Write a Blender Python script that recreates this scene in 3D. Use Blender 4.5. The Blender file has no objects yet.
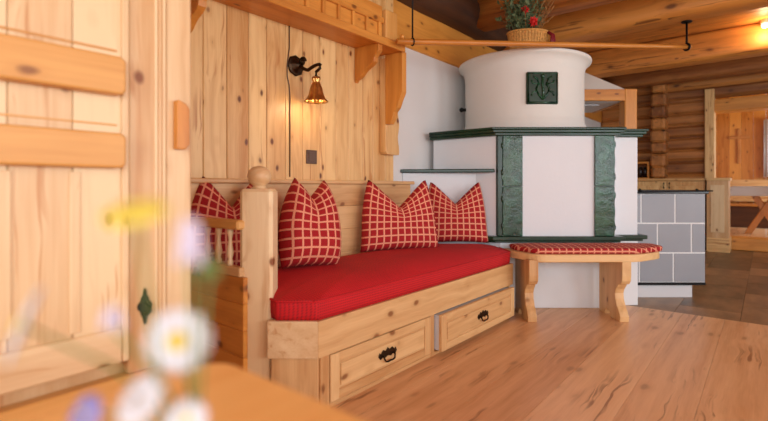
import bpy, bmesh, math, random
from math import sin, cos, pi, radians
from mathutils import Vector, Matrix
random.seed(7)
SC = bpy.context.scene
COL = SC.collection
TH = math.atan(382/468.0)          # heading of the camera from the bench wall direction
S, K = sin(TH), cos(TH)
CAMROT = -(pi/2 - TH)              # rotation of things that stand square to the tiled stove
def W(X, Y):                       # right / forward metres seen from the table -> room coordinates
    return (S*X + K*Y, -K*X + S*Y)

# ------------------------------------------------------------------ materials
def newmat(name):
    m = bpy.data.materials.new(name); m.use_nodes = True
    nt = m.node_tree
    for n in list(nt.nodes): nt.nodes.remove(n)
    out = nt.nodes.new('ShaderNodeOutputMaterial'); b = nt.nodes.new('ShaderNodeBsdfPrincipled')
    nt.links.new(b.outputs[0], out.inputs[0])
    return m, nt, b
def srgb(r, g, b):
    f = lambda c: (c/255/12.92) if c/255 <= .04045 else ((c/255+.055)/1.055)**2.4
    return (f(r), f(g), f(b), 1)
def attr(nt, n):
    a = nt.nodes.new('ShaderNodeAttribute'); a.attribute_name = n; return a
def mapping(nt, src, sc, loc=(0,0,0)):
    m = nt.nodes.new('ShaderNodeMapping'); m.inputs['Scale'].default_value = sc; m.inputs['Location'].default_value = loc
    nt.links.new(src, m.inputs['Vector']); return m.outputs[0]
def noise(nt, vec, scale=1, detail=3, rough=.55, dist=0):
    n = nt.nodes.new('ShaderNodeTexNoise'); n.inputs['Scale'].default_value = scale
    n.inputs['Detail'].default_value = detail; n.inputs['Roughness'].default_value = rough; n.inputs['Distortion'].default_value = dist
    nt.links.new(vec, n.inputs['Vector']); return n.outputs[0]
def mth(nt, op, a, b=None, clamp=False):
    n = nt.nodes.new('ShaderNodeMath'); n.operation = op; n.use_clamp = clamp
    for i, v in enumerate((a, b)):
        if v is None: continue
        if isinstance(v, (int, float)): n.inputs[i].default_value = v
        else: nt.links.new(v, n.inputs[i])
    return n.outputs[0]
def ramp(nt, fac, stops):
    r = nt.nodes.new('ShaderNodeValToRGB'); e = r.color_ramp.elements
    while len(e) < len(stops): e.new(.5)
    for el, (p, c) in zip(e, stops): el.position = p; el.color = c
    nt.links.new(fac, r.inputs[0]); return r.outputs[0]
def mixc(nt, fac, a, b, blend='MIX'):
    n = nt.nodes.new('ShaderNodeMix'); n.data_type = 'RGBA'; n.blend_type = blend
    for i, v in ((0, fac), (6, a), (7, b)):
        if isinstance(v, (int, float)): n.inputs[i].default_value = v
        elif isinstance(v, tuple): n.inputs[i].default_value = v
        else: nt.links.new(v, n.inputs[i])
    return n.outputs[2]
def bump(nt, b, h, strength=.2, dist=.01):
    n = nt.nodes.new('ShaderNodeBump'); n.inputs['Strength'].default_value = strength; n.inputs['Distance'].default_value = dist
    nt.links.new(h, n.inputs['Height']); nt.links.new(n.outputs[0], b.inputs['Normal'])
def maprange(nt, v, a, b, c, d):
    n = nt.nodes.new('ShaderNodeMapRange')
    for i, x in enumerate((a, b, c, d)): n.inputs[i+1].default_value = x
    nt.links.new(v, n.inputs[0]); return n.outputs[0]

def wood(name, light, dark, knotc=srgb(105,55,20), rough=.45, knots=1.0, ksc=(6,11,3), fig=20, tint=.5, streak=None):
    m, nt, b = newmat(name)
    gc = attr(nt, 'gc').outputs['Vector']; rn = attr(nt, 'rnd').outputs['Fac']
    warp = noise(nt, mapping(nt, gc, (2.2, 5, 5)), 1, 2)
    va = nt.nodes.new('ShaderNodeVectorMath'); va.operation = 'MULTIPLY_ADD'
    nt.links.new(warp, va.inputs[0]); va.inputs[1].default_value = (0, .10, .10); nt.links.new(gc, va.inputs[2])
    gw = va.outputs[0]
    n1 = noise(nt, mapping(nt, gw, (.7, fig, fig)), 1, 3, .6)
    n2 = noise(nt, mapping(nt, gc, (4, 170, 170)), 1, 2)
    f = mth(nt, 'ADD', mth(nt, 'MULTIPLY', n1, 1.1), mth(nt, 'MULTIPLY', n2, .28))
    f = mth(nt, 'ADD', f, mth(nt, 'MULTIPLY', mth(nt, 'SUBTRACT', rn, .5), tint))
    f = maprange(nt, f, .42, 1.08, 0, 1)
    mid = tuple((x*.55+y*.45) for x, y in zip(light, dark))
    c = ramp(nt, f, [(0, light), (.5, mid), (1, dark)])
    if streak:
        n3 = noise(nt, mapping(nt, gw, (1.0, 34, 34), (3, 1, 2)), 1, 2, .5, .6)
        n4 = noise(nt, mapping(nt, gc, (1.4, 3.2, 3), (9, 2, 2)), 1, 1)
        st = mth(nt, 'MULTIPLY', maprange(nt, n3, .56, .66, 0, 1), maprange(nt, n4, .5, .62, 0, .75))
        c = mixc(nt, st, c, streak)
    if knots:
        v = nt.nodes.new('ShaderNodeTexVoronoi'); v.inputs['Scale'].default_value = 1
        nt.links.new(mapping(nt, gw, ksc), v.inputs['Vector'])
        k = maprange(nt, v.outputs['Distance'], .07, .15, 1, 0)
        halo = maprange(nt, v.outputs['Distance'], .08, .30, .45, 0)
        c = mixc(nt, halo, c, dark)
        c = mixc(nt, mth(nt, 'MULTIPLY', k, knots), c, knotc)
    nt.links.new(c, b.inputs['Base Color'])
    b.inputs['Roughness'].default_value = rough
    bump(nt, b, n2, .12, .004)
    return m
def plain(name, col, rough=.5, metal=0, bumpsc=None, bstr=.15, var=0, vsc=6, emit=None, coat=0):
    m, nt, b = newmat(name)
    b.inputs['Base Color'].default_value = col; b.inputs['Roughness'].default_value = rough; b.inputs['Metallic'].default_value = metal
    tc = nt.nodes.new('ShaderNodeTexCoord').outputs['Object']
    if var:
        n = noise(nt, tc, vsc, 4)
        d = tuple(max(0, x*(1-var)) for x in col[:3])+(1,); l = tuple(min(1, x*(1+var)) for x in col[:3])+(1,)
        nt.links.new(ramp(nt, n, [(.3, d), (.7, l)]), b.inputs['Base Color'])
    if bumpsc: bump(nt, b, noise(nt, tc, bumpsc, 4), bstr, .01)
    if coat: b.inputs['Coat Weight'].default_value = coat
    if emit: b.inputs['Emission Color'].default_value = col; b.inputs['Emission Strength'].default_value = emit
    return m
M = {}
M['pale'] = wood('pale_pine', srgb(238,208,162), srgb(204,154,100), srgb(140,82,40), .42, 1.0, (6,10,3.6), 13, .75, srgb(196,134,78))
M['panel'] = wood('wall_pine', srgb(240,200,138), srgb(198,138,72), srgb(110,58,22), .4, 1.0, (6,10.5,4.2), 18, .45, srgb(186,116,54))
M['bench'] = wood('bench_pine', srgb(232,190,134), srgb(194,140,86), srgb(136,82,40), .42, .9, (5,9,4), 20, .5)
M['batten'] = wood('batten_pine', srgb(230,174,98), srgb(200,136,64), srgb(126,70,28), .42, .8, (5,9,3), 14, .3)
M['orange'] = wood('orange_pine', srgb(226,154,68), srgb(186,110,36), srgb(104,50,14), .4, .8, (5,10,3), 18, .5)  # orange wood; part of its warmth is lamp light put into the colour
M['log'] = wood('hewn_log', srgb(216,142,64), srgb(150,84,30), srgb(70,34,12), .5, .7, (2.5,6,4), 14, .5, srgb(92,46,16))
M['logwall'] = wood('weathered_log', srgb(200,132,66), srgb(126,74,34), srgb(62,30,14), .55, .8, (2.5,4,4), 12, .7, srgb(70,38,18))
M['darklog'] = wood('dark_log', srgb(92,54,28), srgb(50,28,14), srgb(28,14,8), .6, .5, (3,6,4), 12, .4)
M['floor'] = wood('floor_larch', srgb(244,198,148), srgb(206,150,100), srgb(120,72,38), .34, .35, (2.8,7.5,2.4), 15, .4, srgb(136,80,38))
M['table'] = wood('table_pine', srgb(252,204,128), srgb(236,176,96), srgb(170,110,54), .38, .4, (4,8,3), 16, .4)
M['plaster'] = plain('white_plaster', srgb(226,223,220), .85, bumpsc=45, bstr=.12, var=.015, vsc=3)
M['stove'] = plain('stove_plaster', srgb(228,231,235), .8, bumpsc=35, bstr=.1, var=.012, vsc=3)
M['drum'] = plain('drum_plaster', srgb(226,222,214), .75, bumpsc=20, bstr=.1, var=.015, vsc=3)
M['black'] = plain('black_iron', srgb(26,24,23), .5, .6, bumpsc=80, bstr=.2)
M['bronze'] = plain('dark_bronze', srgb(62,46,32), .38, .9, bumpsc=60, bstr=.2)
M['brass'] = plain('aged_brass', srgb(206,156,90), .28, .95, var=.25, vsc=30)
M['steel'] = plain('brushed_steel', srgb(205,206,210), .35, .5)
M['white'] = plain('white_paint', srgb(214,214,216), .4)
M['brownplastic'] = plain('brown_plastic', srgb(92,66,48), .4, var=.08)
M['grout'] = plain('light_grout', srgb(226,226,226), .8)
M['greytile'] = plain('grey_tile', srgb(150,152,158), .45, var=.05, vsc=3)
M['blackstone'] = plain('black_slab', srgb(20,19,20), .25)
M['hoodwhite'] = plain('hood_plaster', srgb(222,212,200), .8, bumpsc=40, bstr=.08)
M['glow'] = plain('lamp_glow', srgb(255,214,150), .4, emit=6)
M['bulb'] = plain('bulb_glow', srgb(255,190,110), .4, emit=6)
M['linen'] = plain('white_linen', srgb(224,226,230), .85, bumpsc=60)
M['wicker'] = plain('wicker', srgb(206,148,76), .7, bumpsc=90, bstr=.6, var=.3, vsc=60)
M['petalwhite'] = plain('white_petal', srgb(228,230,236), .6)
M['yolk'] = plain('yellow_disc', srgb(226,202,96), .7, var=.1, vsc=200)
M['yellow'] = plain('yellow_petal', srgb(240,222,90), .6)
M['lilac'] = plain('lilac_petal', srgb(216,208,228), .6)
M['blue'] = plain('blue_petal', srgb(150,144,204), .6)
M['leaf'] = plain('leaf_green', srgb(104,124,64), .6, var=.25, vsc=30)
M['darkleaf'] = plain('dried_leaf', srgb(92,104,66), .7, var=.5, vsc=40)
M['straw'] = plain('dried_twig', srgb(150,102,52), .8, var=.3, vsc=40)
M['redflower'] = plain('red_petal', srgb(206,36,28), .7, var=.2, vsc=60)
M['ribbon'] = plain('dark_red_ribbon', srgb(128,26,36), .5)
M['glass'] = plain('vase_ceramic', srgb(226,224,216), .3)
M['jar'] = plain('dark_jar', srgb(38,24,18), .35)
def green_glaze():
    m, nt, b = newmat('green_glaze')
    tc = nt.nodes.new('ShaderNodeTexCoord').outputs['Object']
    n = noise(nt, tc, 14, 5, .65); n2 = noise(nt, tc, 3.5, 3)
    c = ramp(nt, n, [(.25, srgb(6,26,16)), (.5, srgb(18,60,40)), (.75, srgb(56,108,88))])
    c = mixc(nt, maprange(nt, n2, .45, .7, 0, .5), c, srgb(58,92,40))
    nt.links.new(c, b.inputs['Base Color']); b.inputs['Roughness'].default_value = .2; b.inputs['Specular IOR Level'].default_value = .5
    bump(nt, b, n, .45, .012)
    return m
M['green'] = green_glaze()
M['greenledge'] = plain('green_glaze_ledge', srgb(18,50,31), .3, var=.4, vsc=12)
def checks():
    m, nt, b = newmat('red_check_fabric')
    gc = attr(nt, 'gc').outputs['Vector']
    wn = noise(nt, mapping(nt, gc, (14,14,14)), 1, 2)
    sp = nt.nodes.new('ShaderNodeSeparateXYZ'); nt.links.new(gc, sp.inputs[0])
    def line(o):
        q = mth(nt, 'ADD', mth(nt, 'DIVIDE', o, .0515), mth(nt, 'MULTIPLY', wn, .10))
        return mth(nt, 'LESS_THAN', mth(nt, 'FRACT', mth(nt, 'ADD', q, 40)), .21)
    f = mth(nt, 'MAXIMUM', line(sp.outputs[0]), line(sp.outputs[1]))
    w = noise(nt, mapping(nt, gc, (260,260,260)), 1, 2)
    red = ramp(nt, w, [(.3, srgb(146,8,16)), (.7, srgb(178,16,24))])
    cream = ramp(nt, w, [(.3, srgb(222,134,104)), (.7, srgb(236,168,134))])
    nt.links.new(mixc(nt, f, red, cream), b.inputs['Base Color']); b.inputs['Roughness'].default_value = .85
    bump(nt, b, w, .2, .003)
    return m
M['check'] = checks()
def redfab():
    m, nt, b = newmat('red_dotted_fabric')
    gc = attr(nt, 'gc').outputs['Vector']
    sp = nt.nodes.new('ShaderNodeSeparateXYZ'); nt.links.new(gc, sp.inputs[0])
    yy = mth(nt, 'ADD', sp.outputs[1], sp.outputs[2])
    a = mth(nt, 'SINE', mth(nt, 'MULTIPLY', mth(nt, 'ADD', sp.outputs[0], yy), 260))
    c = mth(nt, 'SINE', mth(nt, 'MULTIPLY', mth(nt, 'SUBTRACT', sp.outputs[0], yy), 260))
    f = maprange(nt, mth(nt, 'MULTIPLY', a, c), .25, .6, 0, 1)
    n = noise(nt, mapping(nt, gc, (3,3,3)), 1, 2)
    base = ramp(nt, n, [(.3, srgb(190,8,18)), (.7, srgb(208,16,26))])
    nt.links.new(mixc(nt, mth(nt, 'MULTIPLY', f, .8), base, srgb(104,10,20)), b.inputs['Base Color'])
    b.inputs['Roughness'].default_value = .8
    return m
M['redfab'] = redfab()
def stonefloor():
    m, nt, b = newmat('brown_stone_tile')
    gc = attr(nt, 'gc').outputs['Vector']; rn = attr(nt, 'rnd').outputs['Fac']
    n = noise(nt, mapping(nt, gc, (2.5,6,4)), 1, 5, .6)
    f = mth(nt, 'ADD', n, mth(nt, 'MULTIPLY', mth(nt, 'SUBTRACT', rn, .5), .5))
    c = ramp(nt, f, [(.25, srgb(104,84,60)), (.5, srgb(142,110,78)), (.8, srgb(176,138,98))])
    nt.links.new(c, b.inputs['Base Color']); b.inputs['Roughness'].default_value = .38
    bump(nt, b, n, .15, .01)
    return m
M['stone'] = stonefloor()

# ------------------------------------------------------------------ mesh building
AX = {'x':0, 'y':1, 'z':2}
class MB:
    def __init__(s):
        s.bm = bmesh.new()
        s.g = s.bm.verts.layers.float_vector.new('gc'); s.r = s.bm.verts.layers.float.new('rnd')
    def add(s, vs, fs, grain='xyz', mat=None, off=True, gcs=None, smooth=False):
        o = Vector((random.uniform(0,40), random.uniform(0,40), random.uniform(0,40))) if off else Vector((0,0,0))
        rv = random.random(); nv = []
        for i, v in enumerate(vs):
            v = Vector(v); p = mat @ v if mat else v
            b = s.bm.verts.new(p)
            q = Vector(gcs[i]) if gcs else Vector((v[AX[grain[0]]], v[AX[grain[1]]], v[AX[grain[2]]]))
            b[s.g] = q + o; b[s.r] = rv; nv.append(b)
        for f in fs:
            try:
                fc = s.bm.faces.new([nv[i] for i in f]); fc.smooth = smooth
            except ValueError: pass
        return s
    def box(s, x0, x1, y0, y1, z0, z1, grain='xyz', b=.003, mat=None):
        lo = (min(x0,x1), min(y0,y1), min(z0,z1)); hi = (max(x0,x1), max(y0,y1), max(z0,z1))
        b = min(b, .3*min(hi[i]-lo[i] for i in range(3)))
        vs = []; ix = {}
        for sx in (0,1):
            for sy in (0,1):
                for sz in (0,1):
                    sg = (sx,sy,sz)
                    for k in range(3):
                        c = []
                        for a in range(3):
                            v = hi[a] if sg[a] else lo[a]
                            if a != k: v += -b if sg[a] else b
                            c.append(v)
                        ix[(sg,k)] = len(vs); vs.append(c)
        fs = []
        def sgn(k, sk, i, si, j, sj):
            t = [0,0,0]; t[k] = sk; t[i] = si; t[j] = sj; return tuple(t)
        for k in range(3):
            i, j = (k+1)%3, (k+2)%3
            for sk in (0,1):
                fs.append([ix[(sgn(k,sk,i,a,j,c),k)] for a, c in ((0,0),(1,0),(1,1),(0,1))])
            for si in (0,1):
                for sj in (0,1):
                    fs.append([ix[(sgn(k,0,i,si,j,sj),i)], ix[(sgn(k,1,i,si,j,sj),i)], ix[(sgn(k,1,i,si,j,sj),j)], ix[(sgn(k,0,i,si,j,sj),j)]])
        for sx in (0,1):
            for sy in (0,1):
                for sz in (0,1): fs.append([ix[((sx,sy,sz),k)] for k in range(3)])
        return s.add(vs, fs, grain, mat)
    def prism(s, poly, plane, a0, a1, grain='xyz', mat=None, off=True):
        def P(p, a):
            return {'xy':(p[0],p[1],a), 'xz':(p[0],a,p[1]), 'yz':(a,p[0],p[1])}[plane]
        n = len(poly)
        vs = [P(p,a0) for p in poly]+[P(p,a1) for p in poly]
        fs = [list(range(n)), list(range(2*n-1, n-1, -1))]+[[i,(i+1)%n,n+(i+1)%n,n+i] for i in range(n)]
        return s.add(vs, fs, grain, mat, off)
    def lathe(s, prof, c=(0,0,0), n=24, mat=None, smooth=True, flute=None):
        vs = []; gcs = []; fs = []
        for r, z in prof:
            for i in range(n):
                a = 2*pi*i/n; rr = r*(1+(flute[1]*cos(a*flute[0]) if flute else 0))
                vs.append((c[0]+rr*cos(a), c[1]+rr*sin(a), c[2]+z)); gcs.append((z, r*a*.5, r))
        m = len(prof)
        for k in range(m-1):
            for i in range(n): fs.append([k*n+i, k*n+(i+1)%n, (k+1)*n+(i+1)%n, (k+1)*n+i])
        if prof[0][0] > 1e-5: fs.append(list(range(n))[::-1])
        if prof[-1][0] > 1e-5: fs.append([(m-1)*n+i for i in range(n)])
        return s.add(vs, fs, 'xyz', mat, True, gcs, smooth)
    def tube(s, pts, r, n=8, mat=None, caps=True):
        pts = [Vector(p) for p in pts]; R = r if isinstance(r, (list,tuple)) else [r]*len(pts)
        vs = []; gcs = []; fs = []; L = 0; ref = None
        for i, p in enumerate(pts):
            t = (pts[min(i+1,len(pts)-1)]-pts[max(i-1,0)]).normalized()
            if ref is None: ref = Vector((0,0,1)) if abs(t.z) < .9 else Vector((1,0,0))
            u = t.cross(ref)
            if u.length < 1e-4: u = t.orthogonal()
            u.normalize(); w = t.cross(u).normalized(); ref = -u.cross(t) if False else w.cross(u).cross(u)*0+ref
            if i: L += (p-pts[i-1]).length
            for k in range(n):
                a = 2*pi*k/n
                vs.append(p+(u*cos(a)+w*sin(a))*R[i]); gcs.append((L, R[i]*cos(a), R[i]*sin(a)))
        m = len(pts)
        for i in range(m-1):
            for k in range(n): fs.append([i*n+k, i*n+(k+1)%n, (i+1)*n+(k+1)%n, (i+1)*n+k])
        if caps: fs.append(list(range(n))[::-1]); fs.append([(m-1)*n+k for k in range(n)])
        return s.add(vs, fs, 'xyz', mat, True, gcs, True)
    def ball(s, c, r, n=14, sc=(1,1,1)):
        prof = [(max(1e-6, sin(pi*i/n))*1, -cos(pi*i/n)) for i in range(n+1)]
        m = Matrix.Translation(c) @ Matrix.Diagonal((r*sc[0], r*sc[1], r*sc[2], 1))
        return s.lathe(prof, (0,0,0), n+2, m)
    def build(s, name, mat, parent=None, bev=0, seg=2, loc=None, rz=None, auto=None):
        bm = s.bm
        bmesh.ops.recalc_face_normals(bm, faces=bm.faces[:])
        me = bpy.data.meshes.new(name); bm.to_mesh(me); bm.free()
        me.materials.append(M[mat] if isinstance(mat, str) else mat)
        o = bpy.data.objects.new(name, me); COL.objects.link(o)
        if parent: o.parent = parent
        if loc: o.location = loc
        if rz is not None: o.rotation_euler.z = rz
        if bev:
            md = o.modifiers.new('bevel', 'BEVEL'); md.width = bev; md.segments = seg; md.limit_method = 'ANGLE'; md.angle_limit = radians(40)
        return o
def tag(o, label, cat, group=None):
    o['label'] = label; o['category'] = cat
    if group: o['group'] = group
    return o
def thing(name, label, cat, loc=(0,0,0), rz=0, group=None):
    e = bpy.data.objects.new(name, None); COL.objects.link(e); e.empty_display_size = .1
    e.location = loc; e.rotation_euler.z = rz
    return tag(e, label, cat, group)
def camthing(name, label, cat, X, Y, z=0, group=None):
    x, y = W(X, Y); return thing(name, label, cat, (x, y, z), CAMROT, group)
def struct(o): o['kind'] = 'structure'; return o
def stuff(o): o['kind'] = 'stuff'; return o
def copy_tree(o, parent=None):
    c = o.copy(); COL.objects.link(c)
    if parent: c.parent = parent
    for ch in [x for x in o.children]: copy_tree(ch, c)
    return c
def rounded(poly, r, n=5):
    out = []; m = len(poly)
    for i in range(m):
        p = Vector(poly[i]); a = Vector(poly[i-1]); b = Vector(poly[(i+1)%m])
        rr = r[i] if isinstance(r, (list,tuple)) else r
        if rr <= 0: out.append(tuple(p)); continue
        d1 = (a-p).normalized(); d2 = (b-p).normalized()
        q1 = p+d1*rr; q2 = p+d2*rr
        for k in range(n+1):
            t = k/n; out.append(tuple(q1*(1-t)**2+p*2*t*(1-t)+q2*t*t))
    return out
def subdiv(poly, step):
    out = []
    for i in range(len(poly)):
        a = Vector(poly[i]); b = Vector(poly[(i+1)%len(poly)]); n = max(1, int((b-a).length/step))
        for k in range(n): out.append(tuple(a+(b-a)*k/n))
    return out
def dome(poly, z0, zs, crown, bulge=.012, power=2.6):
    n = len(poly); c = Vector((sum(p[0] for p in poly)/n, sum(p[1] for p in poly)/n))
    rings = [(1-bulge, z0), (1.0, z0+(zs-z0)*.3), (1.0+bulge*.4, z0+(zs-z0)*.7), (1.0, zs), (.985, zs+.004)]
    for sc in (.96, .92, .86, .78, .68, .55, .4, .25, .1): rings.append((sc, zs+.004+crown*(1-sc**power)))
    vs = []; fs = []
    for sc, z in rings:
        for p in poly: q = c+(Vector(p)-c)*sc; vs.append((q.x, q.y, z))
    m = len(rings)
    for k in range(m-1):
        for i in range(n): fs.append([k*n+i, k*n+(i+1)%n, (k+1)*n+(i+1)%n, (k+1)*n+i])
    fs.append(list(range(n))[::-1]); fs.append([(m-1)*n+i for i in range(n)])
    return vs, fs

# ------------------------------------------------------------------ room shell
XL, XR, YF, YB, ZC = -2.6, 9.4, -4.2, 2.4, 2.95
mb = MB(); y = YF
while y < YB:
    w = random.choice((.24,.27,.30)); y1 = min(y+w, YB); x = XL
    while x < 4.37:
        L = random.uniform(2.6, 4.4); x1 = min(x+L, 4.37)
        if 4.37-x1 < .6: x1 = 4.37
        mb.box(x+.0003, x1-.0003, y+.0004, y1-.0004, -.03, 0, 'xyz', .0012); x = x1
    y = y1
struct(mb.build('floor', 'floor'))
mb = MB(); y = YF-.27; row = 0
while y < YB:
    y1 = min(y+.42, YB); x = 4.37-(.3 if row % 2 else 0)
    while x < XR+.3:
        mb.box(max(x,4.37)+.001, min(x+.6, XR+.3)-.001, max(y,YF)+.001, y1-.001, -.03, -.001, 'xyz', .0015); x += .6
    y = y1; row += 1
struct(mb.build('floor_stone', 'stone'))
mb = MB(); mb.box(XL, XR+.3, YF, YB, -.12, -.031, 'xyz', .001)
struct(mb.build('floor_slab', 'logwall'))
# bench wall, pine boards
D = 2.3; PX1 = 2.94
mb = MB(); x = XL
while x < PX1:
    w = random.choice((.115,.125,.14,.15)); x1 = x+w
    if PX1-x1 < .06: x1 = PX1
    mb.box(x+.0012, min(x1,PX1)-.0012, D, D+.1, 0, 2.56, 'zxy', .0035); x = x1
struct(mb.build('wall_back', 'panel'))
mb = MB(); mb.box(PX1, XR+.2, YB, YB+.2, 0, 2.2, b=0.0); mb.box(XL, PX1, YB, YB+.2, 0, 2.2, b=0.0)
struct(mb.build('wall_plaster', 'plaster'))
mb = MB(); mb.box(XL, XR, YB-.02, YB+.2, 2.2, 2.565, 'xzy', .01)
struct(mb.build('trim_1', 'orange'))
def log_x(mb, x0, x1, y, z, r, n=18, wob=.008):
    pts = []; k = max(2, int((x1-x0)/.4))
    mb.tube([(x0+(x1-x0)*i/k, y+random.uniform(-wob,wob), z+random.uniform(-wob,wob)) for i in range(k+1)], r, n)
mb = MB(); log_x(mb, XL, XR, YB-.02, 2.74, .19)
struct(mb.build('trim_2', 'darklog'))
# log wall at the far end with doorway
DY0, DY1, DZ = -.45, .66, 2.42
mb = MB(); z = .10; i = 0
hs = (.20,.22,.19,.21,.20)
while z < ZC+.1:
    r = hs[i % 5]/2+.012
    segs = [(YF, DY0), (DY1, YB)] if z < DZ+.1 else [(YF, YB)]
    for a, b in segs:
        mb.box(XR-.085+random.uniform(-.012,.012), XR+.12, a, b, z-r+.010, z+r-.014, 'yzx', .045)
        mb.box(XR-.035, XR+.1, a, b, z+r-.03, z+r+.03, 'yzx', .001)
    z += hs[i % 5]; i += 1
struct(mb.build('wall_log', 'logwall'))
mb = MB(); z = 1.25; i = 0
while z < ZC:
    r = hs[i % 5]/2
    x0 = 8.98+random.uniform(-.03,.03)
    mb.box(x0, XR, 1.30+random.uniform(-.015,.015), 1.52+random.uniform(-.015,.015), z-r, z+r*.94, 'xzy', .03)
    z += hs[i % 5]; i += 1
struct(mb.build('wall_crossing', 'logwall'))
mb = MB()
mb.box(XR-.14, XR+.2, DY1-.01, DY1+.12, 0, 2.6, 'zyx', .008)
mb.box(XR-.14, XR+.2, DY0-.12, DY0+.01, 0, 2.6, 'zyx', .008)
struct(mb.build('door_1', 'panel'))
mb = MB(); mb.box(XR-.10, XR+.2, DY0+.01, DY1-.01, 2.22, 2.42, 'yzx', .008)
struct(mb.build('trim_11', 'orange'))
# adjoining room
mb = MB()
mb.box(XR-.12, XR+.22, DY0+.01, DY1-.01, 0, .2, 'yzx', .01)
struct(mb.build('trim_3', 'orange'))
mb = MB(); y = -1.6
while y < 2.4:
    mb.box(XR+.22, 12.4, y, y+.197, .0, .2, 'xyz', .003); y += .2
struct(mb.build('floor_parlour', 'floor'))
mb = MB(); y = -1.6
while y < 2.4:
    mb.box(12.2, 12.3, y+.001, y+.199, .2, 2.9, 'zyx', .004); y += .2
mb.box(XR+.25, 12.3, 2.4, 2.5, .2, 2.9, 'xzy', .004)
mb.box(XR+.25, 12.3, -1.7, -1.6, .2, .9, 'xzy', .004); mb.box(XR+.25, 10.2, -1.7, -1.6, .9, 2.9, 'xzy', .004)
mb.box(11.8, 12.3, -1.7, -1.6, .9, 2.9, 'xzy', .004); mb.box(10.2, 11.8, -1.7, -1.6, 2.2, 2.9, 'xzy', .004)
struct(mb.build('wall_parlour', 'orange'))  # warm light on these planks is put into their orange wood colour
mb = MB(); mb.box(XR+.2, 12.3, -1.7, 2.5, 2.9, 2.98, 'xyz')
struct(mb.build('ceiling_parlour', 'panel'))
# ceiling boards and log beams
mb = MB(); x = XL
while x < XR:
    x1 = min(x+.22, XR+.15); mb.box(x+.001, x1-.001, YF, YB+.1, ZC, ZC+.05, 'yxz', .004); x = x1
struct(mb.build('ceiling', 'log'))
def beam(n, x0, x1, z0=2.6, mat='log'):
    mb = MB(); r = .05; k = 14; pr = rounded([(x0,z0),(x1,z0),(x1,ZC),(x0,ZC)], [.09,.09,.04,.04], 5)
    vs = []; gcs = []; fs = []; m = len(pr)
    for q in range(k+1):
        yy = YF+(YB-.02-YF)*q/k; dx = random.uniform(-.006,.006); dz = random.uniform(-.004,.004)
        for p in pr: vs.append((p[0]+dx, yy, min(p[1]+dz, ZC+.01))); gcs.append((yy, p[1], p[0]))
    for q in range(k):
        for i in range(m): fs.append([q*m+i, q*m+(i+1)%m, (q+1)*m+(i+1)%m, (q+1)*m+i])
    fs.append(list(range(m))); fs.append([k*m+i for i in range(m)][::-1])
    mb.add(vs, fs, gcs=gcs, smooth=True)
    return struct(mb.build('trim_%d' % n, mat))
beam(4, 4.18, 4.48); beam(5, 4.95, 5.27, 2.55); beam(6, 7.10, 7.42); beam(7, 8.75, 9.05, 2.70, 'logwall')
beam(8, 2.6, 2.9, 2.62); beam(9, .9, 1.2, 2.62); beam(10, -.8, -.5, 2.62)
# walls behind the viewer, with windows
def wall_with_windows(name, along, pos, a0, a1, wins, wz0=.85, wz1=2.3, t=.2):
    mb = MB()
    def put(u0, u1, z0, z1):
        if along == 'x': mb.box(u0, u1, pos-t, pos, z0, z1, 'xzy', .004)
        else: mb.box(pos-t, pos, u0, u1, z0, z1, 'yzx', .004)
    put(a0, a1, 0, wz0); put(a0, a1, wz1, ZC)
    cur = a0
    for u0, u1 in wins: put(cur, u0, wz0, wz1); cur = u1
    put(cur, a1, wz0, wz1)
    struct(mb.build(name, 'plaster'))
WX = [(-1.8,-.3), (.6,2.1), (3.0,4.5), (5.6,7.4)]; WY = [(-3.4,-1.9), (-1.3,.2)]
wall_with_windows('wall_right', 'x', YF, XL, XR+.2, WX)
wall_with_windows('wall_rear', 'y', XL, YF, YB, WY)
nwin = 1
def window(along, pos, u0, u1, z0=.85, z1=2.3):
    global nwin
    mb = MB(); f = .06
    def put(a, b, c, d):
        if along == 'x': mb.box(a, b, pos-.12, pos-.06, c, d, 'xzy', .004)
        else: mb.box(pos-.12, pos-.06, a, b, c, d, 'yzx', .004)
    put(u0, u0+f, z0, z1); put(u1-f, u1, z0, z1); put(u0+f, u1-f, z0, z0+f); put(u0+f, u1-f, z1-f, z1)
    mid = (u0+u1)/2; put(mid-.025, mid+.025, z0+f, z1-f); put(u0+f, mid-.025, 1.75, 1.78); put(mid+.025, u1-f, 1.75, 1.78)
    struct(mb.build('window_%d' % nwin, 'pale')); nwin += 1
for u in WX: window('x', YF, *u)
for u in WY: window('y', XL, *u)
window('x', -1.62, 10.2, 11.8, .9, 2.2)

# ------------------------------------------------------------------ shelf with gallery above the bench
SX0, SX1, SY = .5, 2.76, 2.06
sh = thing('plate_shelf', 'long orange pine plate shelf with slatted gallery high on the panelled wall', 'shelf', (0,0,2.0))
mb = MB(); mb.box(SX0, SX1, SY, D-.001, 0, .03, 'xyz', .004); mb.build('shelf_board', 'orange', sh)
mb = MB(); mb.box(SX0, SX1, SY-.012, SY+.012, -.012, .04, 'xzy', .004); mb.build('front_rail', 'orange', sh)
mb = MB(); mb.box(SX0, 2.52, SY+.012, SY+.03, .03, .26, 'xzy', .003); mb.build('gallery_back', 'orange', sh)
mb = MB(); mb.box(SX0, 2.52, SY-.008, SY+.014, .135, .175, 'xzy', .004); mb.build('top_rail', 'orange', sh)
xs = 2.478
while xs > SX0+.05:
    mb = MB(); mb.box(xs-.012, xs+.012, SY-.004, SY+.01, .04, .136, 'zxy', .002); mb.build('slat', 'orange', sh); xs -= .1315
mb = MB(); mb.box(2.53, 2.66, SY-.015, SY+.05, .04, .24, 'zxy', .006); mb.build('end_block', 'batten', sh)
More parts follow.
